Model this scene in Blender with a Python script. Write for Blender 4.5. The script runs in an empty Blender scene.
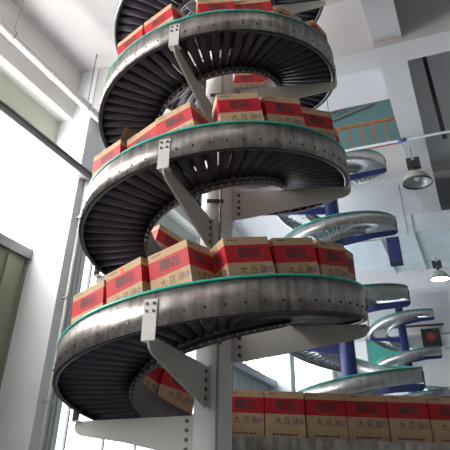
import bpy, bmesh, math, random
from mathutils import Matrix, Vector
random.seed(4)
PI = math.pi
R = math.radians
col = bpy.context.scene.collection
W = 0.41033
S = 1.3

# ------------------------------------------------------------------ materials
def nodes_of(name):
    m = bpy.data.materials.new(name); m.use_nodes = True
    nt = m.node_tree
    return m, nt, nt.nodes['Principled BSDF']

def mat(name, c, rough=.6, metal=0., noise=None, spec=.5, bump=0.):
    """noise = (scale, colour2, stretch, low, high)"""
    m, nt, b = nodes_of(name)
    b.inputs['Base Color'].default_value = (*c, 1)
    b.inputs['Roughness'].default_value = rough
    b.inputs['Metallic'].default_value = metal
    b.inputs['Specular IOR Level'].default_value = spec
    if noise:
        sc, c2, st, lo, hi = noise
        tc = nt.nodes.new('ShaderNodeTexCoord'); mp = nt.nodes.new('ShaderNodeMapping')
        mp.inputs['Scale'].default_value = st
        n = nt.nodes.new('ShaderNodeTexNoise'); n.inputs['Scale'].default_value = sc; n.inputs['Detail'].default_value = 5
        r = nt.nodes.new('ShaderNodeValToRGB')
        r.color_ramp.elements[0].position = lo; r.color_ramp.elements[1].position = hi
        r.color_ramp.elements[0].color = (*c, 1); r.color_ramp.elements[1].color = (*c2, 1)
        L = nt.links.new
        L(tc.outputs['Object'], mp.inputs['Vector']); L(mp.outputs['Vector'], n.inputs['Vector'])
        L(n.outputs['Fac'], r.inputs['Fac']); L(r.outputs['Color'], b.inputs['Base Color'])
        if bump:
            bp = nt.nodes.new('ShaderNodeBump'); bp.inputs['Strength'].default_value = bump; bp.inputs['Distance'].default_value = .01
            L(n.outputs['Fac'], bp.inputs['Height']); L(bp.outputs['Normal'], b.inputs['Normal'])
    return m

def emit(name, c, s):
    m, nt, b = nodes_of(name)
    b.inputs['Base Color'].default_value = (.8, .8, .8, 1)
    b.inputs['Emission Color'].default_value = (*c, 1)
    b.inputs['Emission Strength'].default_value = s
    return m

M = {}
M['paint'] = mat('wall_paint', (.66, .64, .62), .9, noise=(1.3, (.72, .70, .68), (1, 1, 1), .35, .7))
M['dim'] = mat('low_bounce_wall_paint', (.22, .225, .22), .9, noise=(1.1, (.26, .265, .26), (1, 1, 1), .35, .7))  # darkened for the unseen right and back walls to cut fill light
M['ceil'] = mat('ceiling_paint', (.60, .58, .59), .92, noise=(.8, (.66, .64, .65), (1, 1, 1), .35, .7))
M['floor'] = mat('floor_paint', (.10, .10, .095), .6, noise=(2, (.15, .15, .145), (1, 1, 1), .3, .7))
M['floorbounce'] = mat('pale_bounce_floor', (.50, .54, .56), .4, noise=(2, (.56, .60, .62), (1, 1, 1), .3, .7))  # pale tone chosen to bounce light onto the undersides above
M['pillar'] = mat('pillar_paint', (.76, .80, .82), .8, noise=(2.5, (.80, .84, .86), (1, 1, .4), .35, .7))
M['glass'] = emit('frosted_daylight_glass', (1., .985, .955), 14.0)
M['glass3'] = emit('clear_daylight_glass', (.84, .93, 1.0), 5.0)
M['glass4'] = emit('far_daylight_glass', (.86, .94, 1.0), 9.0)
M['glassfill'] = emit('upper_fill_glass', (.95, .98, 1.0), 2.6)  # glow for the added upper panes
M['frame'] = mat('window_frame_metal', (.20, .19, .19), .5, .3)
M['headpanel'] = mat('green_grey_panel', (.50, .52, .44), .6)
M['lowpanel'] = mat('dark_olive_panel', (.20, .21, .15), .6, noise=(3, (.27, .28, .20), (1, 1, .2), .3, .7))
M['ribbed'] = mat('ribbed_cladding_paint', (.50, .54, .53), .6)
M['sill'] = mat('window_sill_metal', (.32, .34, .38), .5, .2)
M['pvc'] = mat('white_plastic_pipe', (.78, .76, .70), .4)
M['steelrail'] = mat('grey_painted_channel', (.33, .31, .32), .55, .1)
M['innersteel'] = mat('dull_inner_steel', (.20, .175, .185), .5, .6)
M['rod'] = mat('threaded_steel_rod', (.34, .33, .32), .5, .5)

def stainless(name, base, dark, rough):
    m, nt, b = nodes_of(name)
    b.inputs['Metallic'].default_value = .92
    tc = nt.nodes.new('ShaderNodeTexCoord')
    n1 = nt.nodes.new('ShaderNodeTexNoise'); n1.inputs['Scale'].default_value = 9; n1.inputs['Detail'].default_value = 8; n1.inputs['Roughness'].default_value = .7
    mp = nt.nodes.new('ShaderNodeMapping'); mp.inputs['Scale'].default_value = (6, 6, .5)
    n2 = nt.nodes.new('ShaderNodeTexNoise'); n2.inputs['Scale'].default_value = 3; n2.inputs['Detail'].default_value = 4
    r = nt.nodes.new('ShaderNodeValToRGB'); r.color_ramp.elements[0].position = .38; r.color_ramp.elements[1].position = .66
    r.color_ramp.elements[0].color = (*dark, 1); r.color_ramp.elements[1].color = (*base, 1)
    mx = nt.nodes.new('ShaderNodeMix'); mx.data_type = 'FLOAT'; mx.inputs[0].default_value = .5
    r2 = nt.nodes.new('ShaderNodeMapRange'); r2.inputs['To Min'].default_value = rough - .1; r2.inputs['To Max'].default_value = rough + .16
    L = nt.links.new
    L(tc.outputs['Object'], n1.inputs['Vector']); L(tc.outputs['Object'], mp.inputs['Vector']); L(mp.outputs['Vector'], n2.inputs['Vector'])
    L(n1.outputs['Fac'], mx.inputs[2]); L(n2.outputs['Fac'], mx.inputs[3])
    L(mx.outputs[0], r.inputs['Fac']); L(r.outputs['Color'], b.inputs['Base Color'])
    L(n1.outputs['Fac'], r2.inputs['Value']); L(r2.outputs['Result'], b.inputs['Roughness'])
    return m
M['steel'] = stainless('brushed_stainless', (.60, .56, .54), (.23, .20, .19), .36)
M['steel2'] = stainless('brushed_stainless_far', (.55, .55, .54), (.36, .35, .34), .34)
M['teal'] = mat('teal_edge_rubber', (.03, .42, .33), .35)
M['roller'] = mat('dark_rubber_roller', (.042, .034, .056), .5, .0)
M['rollsteel'] = mat('zinc_roller', (.55, .57, .58), .35, .75)
M['axle'] = mat('bright_axle', (.7, .7, .7), .3, .8)
M['bolt'] = mat('dark_bolt', (.07, .065, .07), .4, .7)
M['boltb'] = mat('bright_bolt', (.62, .6, .58), .3, .9)
M['white'] = mat('cream_white_powdercoat', (.55, .54, .51), .5)
M['column'] = mat('white_column_paint', (.78, .80, .80), .30, noise=(2, (.84, .86, .86), (1, 1, .3), .3, .7))
M['blue'] = mat('blue_powdercoat', (.010, .020, .13), .4)
M['bluedark'] = mat('dark_blue_frame', (.012, .016, .05), .5)
M['tan'] = mat('kraft_cardboard', (.50, .335, .20), .85, noise=(18, (.57, .39, .24), (1, 1, 1), .3, .7))
M['red'] = mat('red_carton_print', (.52, .006, .016), .6)
M['ink'] = mat('dark_carton_ink', (.10, .065, .06), .7)
M['logoink'] = mat('grey_logo_ink', (.045, .035, .04), .6)
M['logoline'] = mat('logo_outline_ink', (.36, .10, .09), .6)
M['bluelogo'] = mat('blue_mark_ink', (.16, .17, .33), .6)
M['tape'] = mat('packing_tape_film', (.50, .38, .24), .25)
M['orange'] = mat('orange_sticker_paper', (.8, .16, .05), .6)
M['flap'] = mat('cardboard_inside', (.26, .155, .085), .9)
M['duct'] = mat('galvanised_duct_sheet', (.66, .72, .76), .45, .15, noise=(3, (.76, .82, .86), (1, 1, 1), .35, .65))
M['black'] = mat('black_pipe_paint', (.02, .018, .02), .6)
M['conduit'] = mat('grey_conduit', (.38, .40, .42), .5, .3)
M['bluetape'] = mat('blue_coupling', (.04, .12, .42), .5)
M['railorange'] = mat('orange_railing_paint', (.58, .19, .07), .55)
M['tealwall'] = mat('teal_wall_paint', (.20, .38, .38), .85)
M['lampshell'] = mat('beige_lamp_shell', (.46, .44, .38), .45)
M['lampin'] = mat('lamp_reflector', (.42, .45, .46), .35, .3)
M['lamprim'] = mat('dark_lamp_rim', (.07, .08, .08), .5)
M['lampon'] = emit('lit_lamp_glass', (1., .99, .96), 7)
M['green'] = mat('green_panel_sheet', (.03, .25, .20), .5)
M['redlight'] = mat('red_indicator', (.35, .03, .025), .4)

# ------------------------------------------------------------------ helpers
def tag(o, label=None, cat=None, group=None, kind=None):
    if label: o['label'] = label
    if cat: o['category'] = cat
    if group: o['group'] = group
    if kind: o['kind'] = kind
    return o

def empty(name, loc=(0, 0, 0), rz=0):
    o = bpy.data.objects.new(name, None); col.objects.link(o)
    o.location = loc; o.rotation_euler = (0, 0, rz); o.empty_display_size = .2
    return o

class MB:
    def __init__(s): s.v = []; s.f = []; s.m = []; s.mi = 0; s.sm = []; s.smooth = False
    def add(s, vs, fs):
        o = len(s.v); s.v += [tuple(v) for v in vs]
        for f in fs: s.f.append([i + o for i in f]); s.m.append(s.mi); s.sm.append(s.smooth)
    def box(s, a, b):
        (x0, y0, z0), (x1, y1, z1) = a, b
        x0, x1 = sorted((x0, x1)); y0, y1 = sorted((y0, y1)); z0, z1 = sorted((z0, z1))
        s.add([(x0, y0, z0), (x1, y0, z0), (x1, y1, z0), (x0, y1, z0), (x0, y0, z1), (x1, y0, z1), (x1, y1, z1), (x0, y1, z1)],
              [(0, 3, 2, 1), (4, 5, 6, 7), (0, 1, 5, 4), (1, 2, 6, 5), (2, 3, 7, 6), (3, 0, 4, 7)])
    def prism(s, pts, axis_vec):
        """pts: planar polygon (3d), extruded by axis_vec"""
        n = len(pts); a = [Vector(p) for p in pts]; d = Vector(axis_vec)
        s.add(a + [p + d for p in a], [tuple(range(n))[::-1], tuple(range(n, 2 * n))] + [(i, (i + 1) % n, (i + 1) % n + n, i + n) for i in range(n)])
    def tube(s, a, b, r, r2=None, n=12, caps=True):
        a = Vector(a); b = Vector(b); d = (b - a).normalized(); r2 = r if r2 is None else r2
        u = d.orthogonal().normalized(); w = d.cross(u)
        vs = [a + (u * math.cos(2 * PI * i / n) + w * math.sin(2 * PI * i / n)) * r for i in range(n)]
        vs += [b + (u * math.cos(2 * PI * i / n) + w * math.sin(2 * PI * i / n)) * r2 for i in range(n)]
        sm = s.smooth; s.smooth = True
        s.add(vs, [(i, (i + 1) % n, (i + 1) % n + n, i + n) for i in range(n)])
        s.smooth = sm
        if caps:
            s.add(vs[:n], [tuple(range(n))[::-1]]); s.add(vs[n:], [tuple(range(n))])
    def path(s, pts, r, n=8):
        for a, b in zip(pts[:-1], pts[1:]): s.tube(a, b, r, n=n)
    def lathe(s, prof, c=(0, 0, 0), n=28):
        vs = []; m = len(prof)
        for i in range(n):
            a = 2 * PI * i / n
            for (r, z) in prof: vs.append((c[0] + r * math.cos(a), c[1] + r * math.sin(a), c[2] + z))
        fs = []
        for i in range(n):
            j = (i + 1) % n
            for k in range(m - 1): fs.append((i * m + k, j * m + k, j * m + k + 1, i * m + k + 1))
        sm = s.smooth; s.smooth = True; s.add(vs, fs); s.smooth = sm
    def build(s, name, mats, parent=None, loc=None, rot=None):
        me = bpy.data.meshes.new(name); me.from_pydata(s.v, [], s.f)
        if not isinstance(mats, (list, tuple)): mats = [mats]
        for m in mats: me.materials.append(m)
        me.polygons.foreach_set('material_index', s.m); me.polygons.foreach_set('use_smooth', s.sm)
        bm = bmesh.new(); bm.from_mesh(me); bmesh.ops.remove_doubles(bm, verts=bm.verts, dist=1e-6)
        bmesh.ops.recalc_face_normals(bm, faces=bm.faces); bm.to_mesh(me); bm.free()
        o = bpy.data.objects.new(name, me); col.objects.link(o)
        if parent: o.parent = parent
        if loc: o.location = loc
        if rot: o.rotation_euler = rot
        return o

def struct(name, mb, m, parent=None):
    o = mb.build(name, m, parent)
    if parent is None: o['kind'] = 'structure'
    return o

def boxes(*bs):
    mb = MB()
    for a, b in bs: mb.box(a, b)
    return mb

# ------------------------------------------------------------------ camera
C = Vector((2.02080016, -4.64523639, -3.75949886))
Rv = Vector((0.91224145, 0.40832733, 0.03292906)); Uv = Vector((0.21106905, -0.53739298, 0.81649166)); Fv = Vector((-0.3510917, 0.73788724, 0.57641742))
cam = bpy.data.cameras.new('camera'); camo = bpy.data.objects.new('camera', cam); col.objects.link(camo)
camo.matrix_world = Matrix(((Rv.x, Uv.x, -Fv.x, C.x), (Rv.y, Uv.y, -Fv.y, C.y), (Rv.z, Uv.z, -Fv.z, C.z), (0, 0, 0, 1)))
cam.sensor_width = 36; cam.lens = 551.927 * 36 / 450
cam.shift_x = (225 - 204.016) / 450; cam.shift_y = (105.943 - 225) / 450
cam.clip_end = 200
bpy.context.scene.camera = camo

# ------------------------------------------------------------------ the setting
ZF = -5.26; XL = -4.19; XR = 8.0; YB = -9.0; YE = 20.95; ZC = 3.0; ZS2 = 3.68; ZT = 7.5
struct('floor', boxes(((XL - .3, YB - .3, ZF - .2), (XR + .3, 5, ZF))), M['floor'])
struct('floor_rear_bounce', boxes(((XL - .3, 5, ZF - .2), (XR + .3, YE + .3, ZF))), M['floorbounce'])  # unseen rear part, split off pale as a light bouncer
# intermediate slab with the opening (x < 1.5, 6.6 < y < 9.7)
struct('ceiling', boxes(((XL - .3, YB - .3, ZC), (XR + .3, 5.17, ZS2)), ((1.6, 5.17, ZC), (XR + .3, 8.2, ZS2)), ((XL - .3, 8.2, ZC), (XR + .3, YE + .3, ZS2))), M['ceil'])
struct('ceiling_upper', boxes(((XL - .3, YB - .3, ZT), (XR + .3, YE + .3, ZT + .2))), M['ceil'])
bY = ((-3.96, -3.49, 1.85), (2.11, 2.58, 1.85), (8.2, 8.6, 2.74), (14.25, 14.75, 1.85), (20.35, YE, 1.85))
for i, (y0, y1, zb) in enumerate(bY):
    struct('trim_%d' % (i + 1), boxes(((-3.889, y0, zb), (XR, y1, ZC + .001))), M['ceil'])
struct('trim_6', boxes(*[((1.62, a, 1.955), (2.04, b, ZC)) for a, b in ((YB, -3.96), (-3.49, 2.11), (2.58, 8.2), (8.2, 14.25), (14.75, 20.35))]), M['ceil'])
struct('trim_7', boxes(((-3.889, 8.199, ZC), (1.6, 8.21, ZS2))), M['paint'])
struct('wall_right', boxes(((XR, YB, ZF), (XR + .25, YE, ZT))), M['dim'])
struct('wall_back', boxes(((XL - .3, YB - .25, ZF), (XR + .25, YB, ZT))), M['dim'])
struct('wall_end', boxes(((XL - .3, YE, ZF), (XR + .25, YE + .25, ZT))), M['paint'])
struct('wall_upper', boxes(((XL, 10.1, ZS2), (XR, 10.25, ZT))), M['tealwall'])
# left wall: beam over the windows, sill walls
BX0 = XL - .05
ZS = 1.9
struct('wall_left', boxes(((XL - .3, YB, ZS), (-3.89, YE, ZC)), ((XL - .3, YB, ZS2), (-4.1, YE, 4.4)), ((XL - .3, YB, 6.8), (-4.1, YE, ZT)), ((XL - .3, YB, ZF), (XL - .02, YE, ZF + .9))), M['paint'])
PY = [-3.96, 2.09, 8.2, 14.25, 20.35]
for i, y in enumerate(PY):
    struct('wall_pillar_%d' % (i + 1), boxes(((XL - .28, y, ZF), (-3.5, y + .56, ZC))), M['pillar'])
edges = [YB] + PY + [YE]
for i in range(len(edges) - 1):
    y0 = edges[i] + (.56 if i else 0); y1 = edges[i + 1]
    if y1 - y0 < .4: continue
    w = empty('window_%d' % (i + 1), (XL, y0, 0)); w['kind'] = 'structure'
    mid = i in (0, 2)
    far = i >= 3
    zb = -2.5 if i == 0 else (ZF + .9 if mid else -.72)  # first pane, out of view, reaches lower to light the lower front
    L = y1 - y0
    g = boxes(((-.06, 0, zb), (-.03, L, 1.28))); g.build('window_pane', M[('glass', 'glass', 'glass3', 'glass4', 'glass4', 'glass4', 'glass4')[i]], w)
    n = max(1, round(L / 1.13)) if i >= 2 else 1
    f = MB()
    f.box((-.03, 0, 1.24), (.03, L, 1.30)); f.box((-.03, 0, zb), (.03, L, zb + .05))
    if i >= 2:
        for k in range(1, n): f.box((-.03, L * k / n - .02, zb), (.02, L * k / n + .02, 1.28))
    f.build('window_frame', M['frame'], w)
    boxes(((-.06, 0, 1.30), (.01, L, ZS))).build('head_panel', M['headpanel'], w)
    if not mid and not far:
        p = MB(); p.box((-.06, 0, ZF + .9), (-.03, L, -.70)); 
        k = L
        while k > 0:
            p.box((-.04, k - .05, ZF + .9), (.0, k, -.8)); k -= .42
        p.build('lower_panel', M['lowpanel'], w)
        boxes(((-.05, 0, -.76), (.05, L, -.60))).build('transom', M['frame'], w)
    if i == 0: boxes(((-.06, 0, ZF + .9), (-.03, L, zb))).build('lower_panel', M['lowpanel'], w)
    if far:
        p = MB(); p.box((-.06, 0, ZF + .9), (-.02, L, -.80)); k = .1
        while k < L - .1:
            p.box((-.03, k, ZF + .9), (.01, k + .11, -.82)); k += .24
        p.build('ribbed_panel', M['ribbed'], w)
        boxes(((-.05, 0, -.86), (.22, L, -.66))).build('window_sill', M['sill'], w)
# added upper-storey panes on the left, unseen, to brighten the slab edge
w = empty('window_20', (-4.2, 0, 0)); w['kind'] = 'structure'
boxes(((-.06, YB, 4.4), (-.03, 10.1, 6.8))).build('window_pane', M['glassfill'], w)
f = MB()
for k in range(-9, 10, 2): f.box((-.03, k, 4.4), (.03, k + .06, 6.8))
f.build('window_frame', M['frame'], w)
# items along the left wall
o = boxes(((-3.50, -8.5, .60), (-3.40, 3.2, .75))); o.box((-3.40, -8.5, .735), (-3.36, 3.2, .75)); o.box((-3.40, -8.5, .60), (-3.36, 3.2, .615))
tag(o.build('support_rail', M['steelrail']), 'grey steel channel rail running along the pillars in front of the bright windows', 'rail')
pr = empty('ceiling_pipe', (-3.3, 0, 1.79))
tag(pr, 'thick cream plastic pipe hung on rods along the left beam', 'pipe')
mb = MB(); mb.tube((0, -8.5, 0), (0, 7.3, 0), .075, n=20); mb.build('pipe_body', M['pvc'], pr)
for y in (-3.1, -1.2, .72, 2.6, 4.5): mb = MB(); mb.tube((0, y - .07, 0), (0, y + .07, 0), .084, n=20); mb.build('coupling', M['pvc'], pr)
for y in (-2.2, -.27, 1.72, 3.7, 5.6):
    mb = MB(); mb.tube((0, y, .07), (0, y, ZC - 1.79), .011, n=6); mb.tube((0, y - .012, 0), (0, y + .012, 0), .088, n=20); mb.build('hanger_rod', M['rod'], pr)
pp = empty('drain_pipe', (-3.43, 2.24, 0)); tag(pp, 'slim white drain pipe fixed upright to the side of the left pillar', 'pipe')
mb = MB(); mb.tube((0, 0, ZF), (0, 0, .58), .026, n=12); mb.build('pipe_body', M['pvc'], pp)
for z in (-4.2, -2.8, -1.4, -.1): boxes(((-.069, -.045, z), (.035, .045, z + .04))).build('pipe_clamp', M['axle'], pp)
mb = MB()
for y in (2.40, 2.50): mb.tube((-3.486, y, ZF), (-3.486, y, .59), .013, n=8)
tag(mb.build('cable_conduit', M['conduit']), 'pair of thin grey conduits running up the shaded pillar side', 'conduit')

# ------------------------------------------------------------------ fonts to mesh
_glyph = {}
def glyphs(body, size):
    key = (body, size)
    if key not in _glyph:
        cu = bpy.data.curves.new('text', 'FONT'); cu.body = body; cu.size = size; cu.resolution_u = 2
        cu.align_x = 'CENTER'; cu.align_y = 'CENTER'; cu.offset = 0
        o = bpy.data.objects.new('text', cu); col.objects.link(o)
        dg = bpy.context.evaluated_depsgraph_get(); dg.update()
        me = bpy.data.meshes.new_from_object(o.evaluated_get(dg))
        _glyph[key] = ([tuple(v.co) for v in me.vertices], [tuple(p.vertices) for p in me.polygons])
        bpy.data.objects.remove(o); bpy.data.curves.remove(cu); bpy.data.meshes.remove(me)
    return _glyph[key]

# ------------------------------------------------------------------ cartons
CL, CW, CH = .37, .29, .435
def print_side(mb, face, wid):
    """face(u, v, d) maps print coordinates (u right from face centre, v up from the carton bottom, d off the face)"""
    def text(body, size, u, v, sx=1., d=.0012):
        vs, fs = glyphs(body, size)
        if vs: mb.add([face(u + x * sx, v + y, d) for (x, y, z) in vs], fs)
    s = wid / .37
    mb.mi = 3
    for du in (-.0022, 0, .0022):
        text('\u5fa1', .092, -.046 * s + .012 + du, CH - .122, s * 1.15, .0016 + du * .1); text('\u82b1', .086, .052 * s + .012 + du, CH - .126, s * 1.15, .0016 + du * .1)
    # swoosh outline round the emblem
    mb.mi = 4
    for r0, r1, a0, a1 in ((1., .93, 150, 395),):
        N = 22; vs = []
        for i in range(N + 1):
            a = R(a0 + (a1 - a0) * i / N)
            for q in (r0, r1): vs.append(face(.012 + (.118 if q == 1. else .115) * s * math.cos(a), CH - .124 + (.056 if q == 1. else .053) * 1.0 * math.sin(a), .0014))
        mb.add(vs, [(2 * i, 2 * i + 1, 2 * i + 3, 2 * i + 2) for i in range(N)])
    mb.mi = 2
    for ch, u in (('\u5927', -.065), ('\u8c46', .02), ('\u6cb9', .095)): text(ch, .066, u * s, CH - .248, s)
    for k in range(4): 
        u = -.15 * s + k * .022 * s
        mb.add([face(u, CH - .028, .001), face(u + .014 * s, CH - .028, .001), face(u + .014 * s, CH - .018, .001), face(u, CH - .018, .001)], [(0, 1, 2, 3)])
    for k in range(7):
        u = -.12 * s + k * .034 * s
        mb.add([face(u, .075, .001), face(u + .024 * s, .075, .001), face(u + .024 * s, .088, .001), face(u, .088, .001)], [(0, 1, 2, 3)])
    mb.mi = 5
    N = 14; vs = []
    for i in range(N):
        a = 2 * PI * i / N
        for q in (.020, .011): vs.append(face(.15 * s + q * math.cos(a) * s, CH - .248 + q * math.sin(a), .0012))
    mb.add(vs, [(2 * i, 2 * i + 1, (2 * i + 3) % (2 * N), (2 * i + 2) % (2 * N)) for i in range(N)])

def carton_mesh():
    mb = MB()
    hx, hy = CL / 2, CW / 2
    bands = [(0, 0, 0), (0, .035, 0), (1, .035, .06), (0, .06, CH - .2), (1, CH - .2, CH - .06), (0, CH - .06, CH)]
    ring = [(-hx, -hy), (hx, -hy), (hx, hy), (-hx, hy)]
    for mi, z0, z1 in ((0, 0, CH - .19), (1, CH - .19, CH - .058), (0, CH - .058, CH)):
        mb.mi = mi
        for i in range(4):
            a = ring[i]; b = ring[(i + 1) % 4]
            mb.add([(*a, z0), (*b, z0), (*b, z1), (*a, z1)], [(0, 1, 2, 3)])
    mb.mi = 0
    mb.add([(*p, 0) for p in ring], [(3, 2, 1, 0)])
    # top flaps meeting at a slot, each a hair proud
    for sy in (-1, 1):
        mb.add([(-hx, sy * .0015, CH - .002), (hx, sy * .0015, CH - .002), (hx, sy * hy, CH), (-hx, sy * hy, CH)], [(0, 1, 2, 3)])
    mb.add([(-hx, -.002, CH - .004), (hx, -.002, CH - .004), (hx, .002, CH - .004), (-hx, .002, CH - .004)], [(0, 1, 2, 3)])
    print_side(mb, lambda u, v, d: (u, -hy - d, v), CL)
    print_side(mb, lambda u, v, d: (-u, hy + d, v), CL)
    print_side(mb, lambda u, v, d: (hx + d, u, v), CW)
    print_side(mb, lambda u, v, d: (-hx - d, -u, v), CW)
    return mb
_src = carton_mesh().build('carton', [M['tan'], M['red'], M['ink'], M['logoink'], M['logoline'], M['bluelogo']])
carton_me = _src.data; bpy.data.objects.remove(_src)
_t = MB(); _t.box((-CL / 2 - .0005, -.024, CH), (CL / 2 + .0005, .024, CH + .0012)); _t.box((-CL / 2 - .0018, -.024, CH - .055), (-CL / 2 - .0006, .024, CH)); _t.box((CL / 2 + .0006, -.024, CH - .055), (CL / 2 + .0018, .024, CH))
_s = _t.build('packing_tape', M['tape']); tape_me = _s.data; bpy.data.objects.remove(_s)

def carton(matrix, label, group):
    o = bpy.data.objects.new('oil_carton', carton_me); col.objects.link(o); o.matrix_world = matrix
    tag(o, label, 'carton', group)
    t = bpy.data.objects.new('packing_tape', tape_me); col.objects.link(t); t.parent = o
    return o

# ------------------------------------------------------------------ spiral conveyors
def spiral(name, label, cat, loc, rz, P, zoff, T0, T1, steel, rollm, rr, armm, colm, arms, colr, col_top, Ro=1.3, Ri=.65, bolts=False, step=6., arm_top=.30, ranked=None, arm_d=1., teal=True, inner=None):
    """local frame: axis at origin, floor at z = 0; guard top z = zoff + P*T/360 (T in degrees)"""
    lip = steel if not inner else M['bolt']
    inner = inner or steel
    root = empty(name, loc, rz); tag(root, label, cat)
    zt = lambda T: zoff + P * T / 360.
    Ri_ = Ri * Ro / 1.3
    mb = MB(); mb.tube((0, 0, 0), (0, 0, col_top), colr, n=36); mb.build('column', colm, root)
    mb = MB(); mb.tube((0, 0, 0), (0, 0, .03), colr * 2.6, n=32); mb.build('base_plate', colm, root)
    def band(nm, r, z0, z1, th, m, dT=3.):
        mb = MB(); mb.smooth = True
        n = int(abs(T1 - T0) / dT); vs = []
        for i in range(n + 1):
            T = T0 + (T1 - T0) * i / n; a = R(T); z = zt(T); c, s = math.cos(a), math.sin(a)
            vs += [(r * c, r * s, z + z0), (r * c, r * s, z + z1), ((r + th) * c, (r + th) * s, z + z1), ((r + th) * c, (r + th) * s, z + z0)]
        mb.smooth = True
        for k in range(4):
            k2 = (k + 1) % 4
            mb.add([vs[4 * i + q] for i in range(n + 1) for q in (k, k2)], [(2 * i, 2 * i + 1, 2 * i + 3, 2 * i + 2) for i in range(n)])
        mb.add(vs[:4], [(0, 1, 2, 3)]); mb.add(vs[-4:], [(3, 2, 1, 0)])
        me = mb.build(nm, m, root)
        return me
    band('outer_guard', Ro - .006, -.234, 0, .006, steel)
    band('outer_frame_lip', Ro - .044, -.238, -.229, .038, lip); band('inner_frame_lip', Ri_ + .006, -.238, -.229, .034, lip)
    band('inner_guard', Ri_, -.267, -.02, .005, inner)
    if teal:
        band('outer_edge_strip', Ro - .012, .0, .019, .018, M['teal'])
        if not bolts: band('inner_edge_strip', Ri_ - .006, -.02, -.004, .018, M['teal'])
    # rollers
    ra, rb = Ri_ + .008, Ro - .01
    zc = -.100 - rr
    mb = MB(); mb.tube((ra, 0, 0), (rb, 0, 0), rr * .53, rr, n=16)
    src = mb.build('roller', rollm, root); rme = src.data; bpy.data.objects.remove(src)
    Ts = []
    T = T0 + step / 2
    while T < T1: Ts.append(T); T += step
    if ranked: Ts.sort(key=ranked)
    for T in Ts[:100]:
        o = bpy.data.objects.new('roller', rme); col.objects.link(o); o.parent = root
        o.location = (0, 0, zt(T) + zc); o.rotation_euler = (0, 0, R(T))
    if Ts[100:]:
        mb = MB()
        for T in Ts[100:]:
            c, s = math.cos(R(T)), math.sin(R(T)); z = zt(T) + zc
            mb.tube((ra * c, ra * s, z), (rb * c, rb * s, z), rr * .52, rr, n=10)
        mb.build('roller_run', rollm, root)['kind'] = 'stuff'
    if bolts:
        mb = MB(); mb.tube((Ro, 0, 0), (Ro + .008, 0, 0), .010, n=6)
        src = mb.build('guard_bolt', M['bolt'], root); bme = src.data; bpy.data.objects.remove(src)
        for T in [t for t in Ts if bolts(t)][:100]:
            o = bpy.data.objects.new('guard_bolt', bme); col.objects.link(o); o.parent = root
            o.location = (0, 0, zt(T) - .165); o.rotation_euler = (0, 0, R(T))
    if bolts:
        mb = MB(); mb.tube((Ri_ + .024, 0, 0), (Ri_ + .024, 0, .014), .009, n=6)
        src = mb.build('axle_nut', M['boltb'], root); bme = src.data; bpy.data.objects.remove(src)
        for T in [t for t in Ts if bolts(t)][:90]:
            o = bpy.data.objects.new('axle_nut', bme); col.objects.link(o); o.parent = root
            o.location = (0, 0, zt(T) - .252); o.rotation_euler = (0, 0, R(T))
    # arms
    for T in arms:
        z = zt(T); a = R(T); th = .016
        t = arm_top
        pts = [(colr * .9, z - t - .29), (colr * .9, z - t + .0), (Ro - .02, z - t + .0), (Ro + .0, z - t - .02), (Ro + .0, z - t - .05), (Ro - .02, z - t - .085), (Ro - .07, z - t - .11), (Ro * .6, z - t - .195), (colr + .14, z - t - .28), (colr + .08, z - t - .29)]
        pts = [(r, z - t + (zz - z + t) * (arm_d if r < 1. else 1) - (.035 if r > 1. and T % 360 == 158 else 0)) for r, zz in pts]
        mb = MB(); mb.prism([(r, -th / 2, zz) for r, zz in pts], (0, th, 0))
        arm = mb.build('support_arm', armm, root, rot=(0, 0, a))
        mb = MB(); mb.box((colr * .85, -.03, z - t - .30 * arm_d), (colr + .012, .0 - th / 2, z - t + .01)); mb.box((colr * .85, .0 + th / 2, z - t - .30 * arm_d), (colr + .012, .03, z - t + .01))
        mb.build('column_lug', armm, arm)
        for k in range(4):
            zz = z - t - (.04 + k * .066) * arm_d
            mb = MB(); mb.tube((colr + .065, -th / 2 - .012, zz), (colr + .065, th / 2 + .012, zz), .016, n=6); mb.build('bolt', M['bolt'], arm)
        # bracket on the outside of the guard
        mb = MB(); mb.box((Ro + .001, -.05, z - .305), (Ro + .009, .05, z - .045)); mb.box((Ro - .06, -.05, z - .313), (Ro + .009, .05, z - .303))
        br = mb.build('guard_bracket', armm, root, rot=(0, 0, a))
        for yy in (-.026, .026):
            for zz in (-.075, -.125):
                mb = MB(); mb.tube((Ro + .008, yy, z + zz), (Ro + .018, yy, z + zz), .011, n=6); mb.build('bolt', M['bolt'], br)
    return root, zt

PM = 1.2804328
zoff = -ZF - PM * .75
MAIN_ARMS = [250.5 - 360 * k for k in (0, 1, 2)] + [350 - 360 * k for k in (-1, 0, 1, 2)] + [158 - 360 * k for k in (-1, 0, 1, 2)] + [610.5]
def main_rank(T):
    k = T % 360
    return -T * .0 + abs(T + 170) + (0 if 120 < k < 340 else 150)
main, zt = spiral('spiral_conveyor', 'tall stainless spiral roller conveyor with white column, loaded with red and tan cartons', 'spiral conveyor',
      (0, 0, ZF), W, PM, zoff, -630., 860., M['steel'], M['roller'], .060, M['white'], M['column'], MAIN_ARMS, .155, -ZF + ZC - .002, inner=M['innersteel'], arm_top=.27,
      bolts=lambda T: T < 380 and 185 < T % 360 < 358, ranked=main_rank)
mb = MB(); mb.tube((.03, -.185, 0), (.03, -.185, -ZF + ZC - .05), .011, n=8); mb.build('cable_conduit', M['rod'], main)
for z in (1.2, 2.55, 3.83, 5.1, 6.4):
    mb = MB(); mb.tube((-.10, -.175, z), (.06, -.175, z), .020, n=8); mb.build('conduit_clamp', M['bolt'], main)

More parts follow.
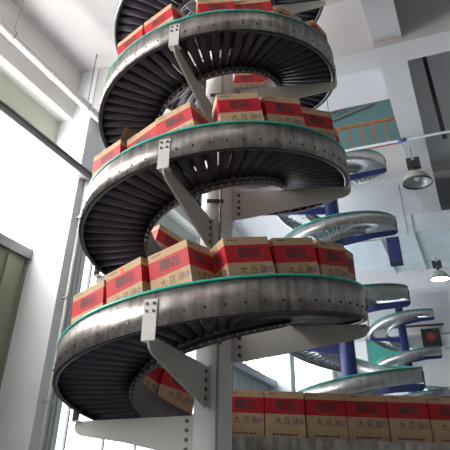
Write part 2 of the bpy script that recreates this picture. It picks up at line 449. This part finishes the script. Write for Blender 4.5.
# cartons on the main spiral
def on_spiral(k, t, rb, dl, off=-.100):
    a = R(t); z = PM * (a - 1.5 * PI) / (2 * PI) - k * PM + off + .004
    sl = math.atan(PM / 2 / PI / rb); d = R(dl)
    tg = Vector((-math.sin(a) * math.cos(sl), math.cos(a) * math.cos(sl), math.sin(sl))); rad = Vector((math.cos(a), math.sin(a), 0)); up = rad.cross(tg)
    A = tg * math.cos(d) + rad * math.sin(d); B = rad * math.cos(d) - tg * math.sin(d)
    m = Matrix(((A.x, -B.x, up.x, rb * math.cos(a)), (A.y, -B.y, up.y, rb * math.sin(a)), (A.z, -B.z, up.z, z), (0, 0, 0, 1)))
    return Matrix.Rotation(W, 4, 'Z') @ m
TOP = 'top turn of cartons'; MID = 'middle turn of cartons'; LOW = 'lowest turn of cartons'
gname = {0: 'cartons on the top turn of the spiral', 1: 'cartons on the middle turn of the spiral', 2: 'cartons on the lowest turn of the spiral', -1: 'cartons above the top turn'}
data = [
 (2, 189, .99, -6, 'red and tan oil carton farthest left on the lowest turn, mostly behind the guard'),
 (2, 212.6, 1.047, -17.4, 'oil carton on the lowest turn, second from the left, beside a dark gap'),
 (2, 237.6, 1.02, 6, 'oil carton with an orange sticker, left part of the lowest turn'),
 (2, 259.1, 1.06, 25, 'oil carton cornerwise above the bracket of the lowest turn, two printed sides showing'),
 (2, 283.9, 1.016, -7, 'oil carton front and centre on the lowest turn, just right of the column'),
 (2, 306.7, .994, 12, 'oil carton on the lowest turn right of the centre one, red band straight on'),
 (2, 328.1, 1.035, 15, 'shaded brownish oil carton third from the right end of the lowest turn, top askew'),
 (2, 349.3, 1.07, 14, 'rightmost narrow looking oil carton on the lowest turn at the rim'),
 (2, 166, 1.0, 3, 'oil carton at the far left inside the lowest turn, mostly out of sight'),
 (2, 142, .96, -4, 'oil carton low behind the inner guard of the lowest turn, upper one of two'),
 (2, 118, .93, 3, 'shaded oil carton seen through the inner hole of the lowest turn beside the column'),
 (1, 189, 1.03, 0, 'oil carton at the far left end of the middle turn, almost hidden'),
 (1, 213.5, 1.08, -16.2, 'oil carton with its brown flap standing open, left part of the middle turn'),
 (1, 235.7, .955, 5, 'slanting oil carton on the middle turn just left of the white bracket'),
 (1, 255.5, 1.02, 17, 'oil carton above the white bracket of the middle turn, corner pointing right'),
 (1, 281.1, 1.088, 3.6, 'oil carton front and centre on the middle turn, tallest looking of that row'),
 (1, 301.2, 1.08, 8, 'oil carton on the middle turn directly right of the centre one'),
 (1, 325.0, 1.07, 27, 'oil carton on the middle turn, second from its right end'),
 (1, 347.1, 1.075, 13, 'small visible sliver of oil carton at the right end of the middle turn'),
 (1, 134, .92, 2, 'dark red carton seen through the inner hole under the middle turn'),
 (1, 104, .95, 0, 'carton behind the column at the back of the middle turn'),
 (0, 196, 1.05, 0, 'oil carton at the far left end of the top turn'),
 (0, 222.1, 1.086, -8.1, 'oil carton on the left of the top turn, lower of two slanting ones'),
 (0, 242.7, 1.07, 10, 'oil carton on the left of the top turn, upper of two slanting ones'),
 (0, 270.5, 1.0, -4, 'oil carton at the top edge of the photo, straight above the column'),
 (0, 293.0, .99, 22, 'oil carton cornerwise on the top turn, right of the column'),
 (0, 317.8, .948, 3.4, 'oil carton low behind the guard on the right part of the top turn'),
 (0, 341.0, 1.075, 14, 'oil carton at the right end of the top turn, corner up'),
 (-1, 68, .93, 0, 'shaded red carton seen under the top turn behind the column, left of two'),
 (-1, 43, .95, 4, 'shaded red carton seen under the top turn behind the column, right of two'),
]
seen = {}
for (k, t, rb, dl, lab) in data:
    o = carton(on_spiral(k, t, rb, dl), lab, gname[k]); seen[(k, t)] = o
# sticker and open flap
boxes(((-.035, -CW / 2 - .003, CH - .055), (.005, -CW / 2 - .001, CH - .012))).build('sticker', M['orange'], seen[(2, 237.6)])
mb = MB(); mb.prism([(CL / 2 - .004, -CW / 2, CH), (CL / 2 - .004, CW / 2, CH), (CL / 2 + .05, CW / 2 - .01, CH + .13), (CL / 2 + .05, -CW / 2 + .01, CH + .13)], (.004, 0, 0))
mb.build('open_flap', M['flap'], seen[(1, 213.5)])
ff = MB(); ff.prism([(-.02, -.06, CH), (.05, -.03, CH), (.065, .02, CH + .075), (.02, .01, CH + .10), (-.03, -.03, CH + .06)], (.003, .004, 0))
ff.build('torn_flap', M['white'], seen[(1, 255.5)])

# ------------------------------------------------------------------ outfeed conveyor at the back
oc = empty('outfeed_conveyor', (0, 0, ZF), W)
tag(oc, 'straight roller conveyor leaving the bottom of the spiral toward the right', 'conveyor')
zr = -3.315 - ZF; x0, x1 = .03, 4.4
boxes(((x0, .645, zr - .23), (x1, .655, zr))).build('side_rail', M['steel'], oc)
boxes(((x0, 1.295, zr - .23), (x1, 1.305, zr))).build('side_rail', M['steel'], oc)
mb = MB(); mb.tube((0, .66, 0), (0, 1.29, 0), .03, n=10); s_ = mb.build('roller', M['roller'], oc); rme = s_.data; bpy.data.objects.remove(s_)
x = x0 + .06
while x < x1 - .03:
    o = bpy.data.objects.new('roller', rme); col.objects.link(o); o.parent = oc; o.location = (x, 0, zr - .083); x += .085
for x in (1.3, 2.8, 4.2):
    for y in (.66, 1.27):
        boxes(((x, y - .025, 0), (x + .05, y + .025, zr - .23))).build('leg', M['white'], oc)
    boxes(((x, .68, .5), (x + .04, 1.25, .55))).build('cross_brace', M['white'], oc)
ordn = ['first', 'second', 'third', 'fourth', 'fifth', 'sixth', 'seventh', 'eighth', 'ninth']
for i in range(10):
    xx = .29 + i * .380 + random.uniform(-.002, .002)
    m = Matrix.Rotation(W, 4, 'Z') @ Matrix.Translation((xx, .93 + random.uniform(-.01, .01), zr - .048 + ZF)) @ Matrix.Rotation(R(random.uniform(-.5, .5)), 4, 'Z')
    if i == 0: lab = 'shaded oil carton on the straight conveyor right beside the column'
    elif i == 9: lab = 'last oil carton at the far right end of the straight conveyor'
    else: lab = 'shaded oil carton on the straight conveyor, %s from the column' % ordn[i]
    carton(m, lab, 'cartons in a row on the outfeed conveyor')

# ------------------------------------------------------------------ two spirals farther back
A_, zA = spiral('spiral_conveyor', 'blue framed spiral conveyor standing behind the loaded one, empty silver rollers', 'spiral conveyor',
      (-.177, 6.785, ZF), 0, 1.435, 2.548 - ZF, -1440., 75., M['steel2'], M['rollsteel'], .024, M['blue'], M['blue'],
      [-3 - 360 * k for k in range(4)] + [187 - 360 * k for k in range(1, 4)], .15, -ZF + ZC + .3, arm_top=.26, arm_d=.62)
mb = MB(); zz = zA(-363) 
mb.box((1.07, -.25, .07 - ZF), (1.31, -.12, .62 - ZF)); br = mb.build('drive_bracket', M['bluedark'], A_, rot=(0, 0, 0))
boxes(((1.10, -.26, .12 - ZF), (1.28, -.249, .59 - ZF))).build('drive_cover', M['blue'], A_)
B_, zB = spiral('spiral_conveyor', 'small looking blue framed spiral conveyor farthest back at the lower right', 'spiral conveyor',
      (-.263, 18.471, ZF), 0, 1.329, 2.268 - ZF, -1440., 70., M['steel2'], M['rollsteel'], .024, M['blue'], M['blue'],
      [-3 - 360 * k for k in range(4)] + [187 - 360 * k for k in range(1, 4)], .15, -ZF + 2.6, Ro=1.227, arm_top=.26, arm_d=.62)

# ------------------------------------------------------------------ duct, pipes, lamps, railing
du = empty('air_duct', (0, 8.65, 1.5)); tag(du, 'large galvanised rectangular air duct hung behind the blue spiral', 'duct')
mb = MB(); mb.box((.55, 0, 0), (7.9, 2.7, .45)); mb.build('duct_body', M['duct'], du)
mb = MB(); vs = [(.55, 0, 0), (.55, 2.7, 0), (.55, 2.7, .45), (.55, 0, .45), (-.55, .5, .05), (-.55, 2.3, .05), (-.55, 2.3, .4), (-.55, .5, .4)]
mb.add(vs, [(0, 1, 5, 4), (1, 2, 6, 5), (2, 3, 7, 6), (3, 0, 4, 7), (4, 5, 6, 7)]); mb.box((-1.6, .5, .05), (-.55, 2.3, .4)); mb.build('duct_reducer', M['duct'], du)
for x in (.55, 1.35, 3.0, 4.6, 6.2):
    mb = MB(); mb.box((x - .02, -.03, -.035), (x + .02, 2.73, 0)); mb.box((x - .02, -.03, 0), (x + .02, 0, .45)); mb.box((x - .02, 2.7, 0), (x + .02, 2.73, .45))
    mb.build('flange', M['conduit'], du)
for x in (1.2, 4.6):
    for y in (-.05, 2.75):
        top = ZC - 1.5 if y > 1.4 else ZC - 1.5
        mb = MB(); mb.tube((x, y, -.06), (x, y, top), .012, n=6); mb.build('hanger_rod', M['rod'], du)

bp = boxes(((2.305, 4.01, 1.23), (2.375, 4.08, ZC))); tag(bp.build('hanging_post', M['black']), 'black square post hanging from the slab at the upper right', 'post')
cp = empty('sprinkler_pipe', (0, 3.965, 1.285)); tag(cp, 'thin horizontal grey pipe with a blue coupling crossing in front of the beam', 'pipe')
mb = MB(); mb.tube((.2, 0, 0), (7.9, 0, 0), .024, n=12); mb.build('pipe_body', M['conduit'], cp)
mb = MB(); mb.tube((1.60, 0, 0), (1.74, 0, 0), .034, n=12); mb.build('coupling', M['bluetape'], cp)
mb = MB(); mb.tube((.5, 0, .02), (.5, 0, ZC - 1.285), .008, n=6); mb.build('hanger_rod', M['rod'], cp)

def lamp(loc, r, lit, label, rod_top):
    o = empty('high_bay_lamp', loc); tag(o, label, 'lamp', None)
    k = r / .3 * .92
    mb = MB(); mb.lathe([(r, 0), (r * .99, .05 * k), (r * .9, .12 * k), (r * .70, .20 * k), (r * .42, .27 * k), (r * .22, .30 * k), (.0, .30 * k)]); mb.build('lamp_shade', M['lampshell'], o)
    mb = MB(); mb.lathe([(r * .985, .0), (r * .96, .05 * k), (r * .87, .115 * k), (r * .67, .19 * k), (.0, .24 * k)]); mb.build('reflector', M['lampin'], o)
    mb = MB(); mb.lathe([(r * 1.03, -.012), (r * 1.03, .02), (r * .97, .02), (r * .97, -.012), (r * 1.03, -.012)]); mb.build('rim', M['lamprim'], o)
    mb = MB(); mb.tube((0, 0, .002), (0, 0, .008), r * .965, n=28); 
    if lit: mb.build('lamp_glass', M['lampon'], o)
    else:
        mb = MB(); mb.tube((0, 0, .06), (0, 0, .22 * k), .045, .03, n=12); mb.build('bulb', M['pvc'], o)
    mb = MB(); mb.tube((0, 0, .30 * k), (0, 0, .40 * k), .05 * k, n=12); mb.build('neck', M['bolt'], o)
    mb = MB(); mb.box((-.15 * k, -.10 * k, .40 * k), (-.03 * k, .10 * k, .62 * k)); mb.box((.03 * k, -.10 * k, .40 * k), (.15 * k, .10 * k, .62 * k)); mb.box((-.15 * k, -.08 * k, .46 * k), (.15 * k, .08 * k, .56 * k)); mb.build('ballast_box', M['bolt'], o)
    mb = MB(); mb.tube((0, 0, .5 * k), (0, 0, rod_top - loc[2]), .010, n=6); mb.build('suspension_rod', M['conduit'], o)
    mb = MB(); mb.path([(-.1 * k, 0, .6 * k), (-.12 * k, -.02, .72 * k), (-.1 * k, -.1, .84 * k), (-.16 * k, -.35, .86 * k), (-.05 * k, -.55, .86 * k)][:(6 if not lit else 1)] + [(-.05, 0, .5 * k)][:(1 if lit else 0)], .008, n=5); mb.build('cable', M['conduit'], o)
    return o
lamp((1.735, 5.4, 1.16), .265, False, 'unlit beige high bay lamp hanging under the concrete beam', 1.955)
lamp((1.64, 10.5, .93), .24, True, 'glowing high bay lamp hanging just below the air duct', 1.5)

rl = empty('railing', (-4, 8.3, ZS2)); tag(rl, 'orange painted railing along the edge of the upper floor', 'railing')
boxes(((0, -.03, .81), (5.5, .03, .87))).build('top_rail', M['railorange'], rl)
boxes(((0, -.02, .05), (5.5, .02, .08))).build('bottom_rail', M['railorange'], rl)
for i in range(18): boxes(((5.455 - i * .31, -.022, 0), (5.50 - i * .31, .022, .81))).build('baluster', M['railorange'], rl)
# lattice girder over the opening
lg = empty('lattice_girder', (-2.1, 10.05, 5.55)); tag(lg, 'grey steel lattice girder above the orange railing', 'girder')
mb = MB(); mb.box((0, -.04, .30), (3.0, .04, .37)); mb.build('top_chord', M['steelrail'], lg)
mb = MB(); mb.box((0, -.04, 0), (3.0, .04, .06)); mb.build('bottom_chord', M['steelrail'], lg)
mb = MB()
for i in range(9): mb.path([(i * .31, 0, .05), (i * .31 + .155, 0, .32), (i * .31 + .31, 0, .05)], .018, n=6)
mb.build('lattice_web', M['steelrail'], lg)
lg.rotation_euler = (0, R(-14), 0)

# end wall fittings
gp = empty('green_panel', (-1.25, YE - .64, 1.18)); tag(gp, 'green rectangular panel on the far end wall behind the last spiral', 'panel')
boxes(((-.64, 0, -.6), (.60, .035, .6))).build('panel_sheet', M['green'], gp)
for xx in (-.72, .60): boxes(((xx, -.02, -.7), (xx + .08, .035, .66))).build('frame_post', M['frame'], gp)
ub = empty('unit_heater', (.62, 20.04, 1.62)); tag(ub, 'dark square wall unit with a dim red glow on the far end wall', 'heater')
boxes(((-.35, 0, -.28), (.35, .3, .36))).build('housing', M['black'], ub)
mb = MB(); mb.tube((0, 0, .04), (0, -.02, .04), .16, n=20); mb.build('red_light', M['redlight'], ub)
tag(boxes(((1.0, 20.35, 1.35), (7.9, YE - .05, 1.80))).build('wall_duct', M['duct']), 'grey rectangular duct along the far end wall beside the dark unit', 'duct')
tag(boxes(((-3.4, 20.27, 2.14), (1.15, 20.349, 2.20))).build('cable_tray', M['black']), 'thin dark cable tray near the ceiling at the far end', 'cable tray')

# ------------------------------------------------------------------ light and view
world = bpy.data.worlds.new('world'); bpy.context.scene.world = world; world.use_nodes = True
world.node_tree.nodes['Background'].inputs[0].default_value = (.75, .85, 1, 1)
world.node_tree.nodes['Background'].inputs[1].default_value = 1.0
sc = bpy.context.scene
sc.view_settings.view_transform = 'Standard'; sc.view_settings.look = 'None'
sc.view_settings.exposure = 0.0; sc.view_settings.gamma = 1.0; sc.view_settings.use_curve_mapping = False
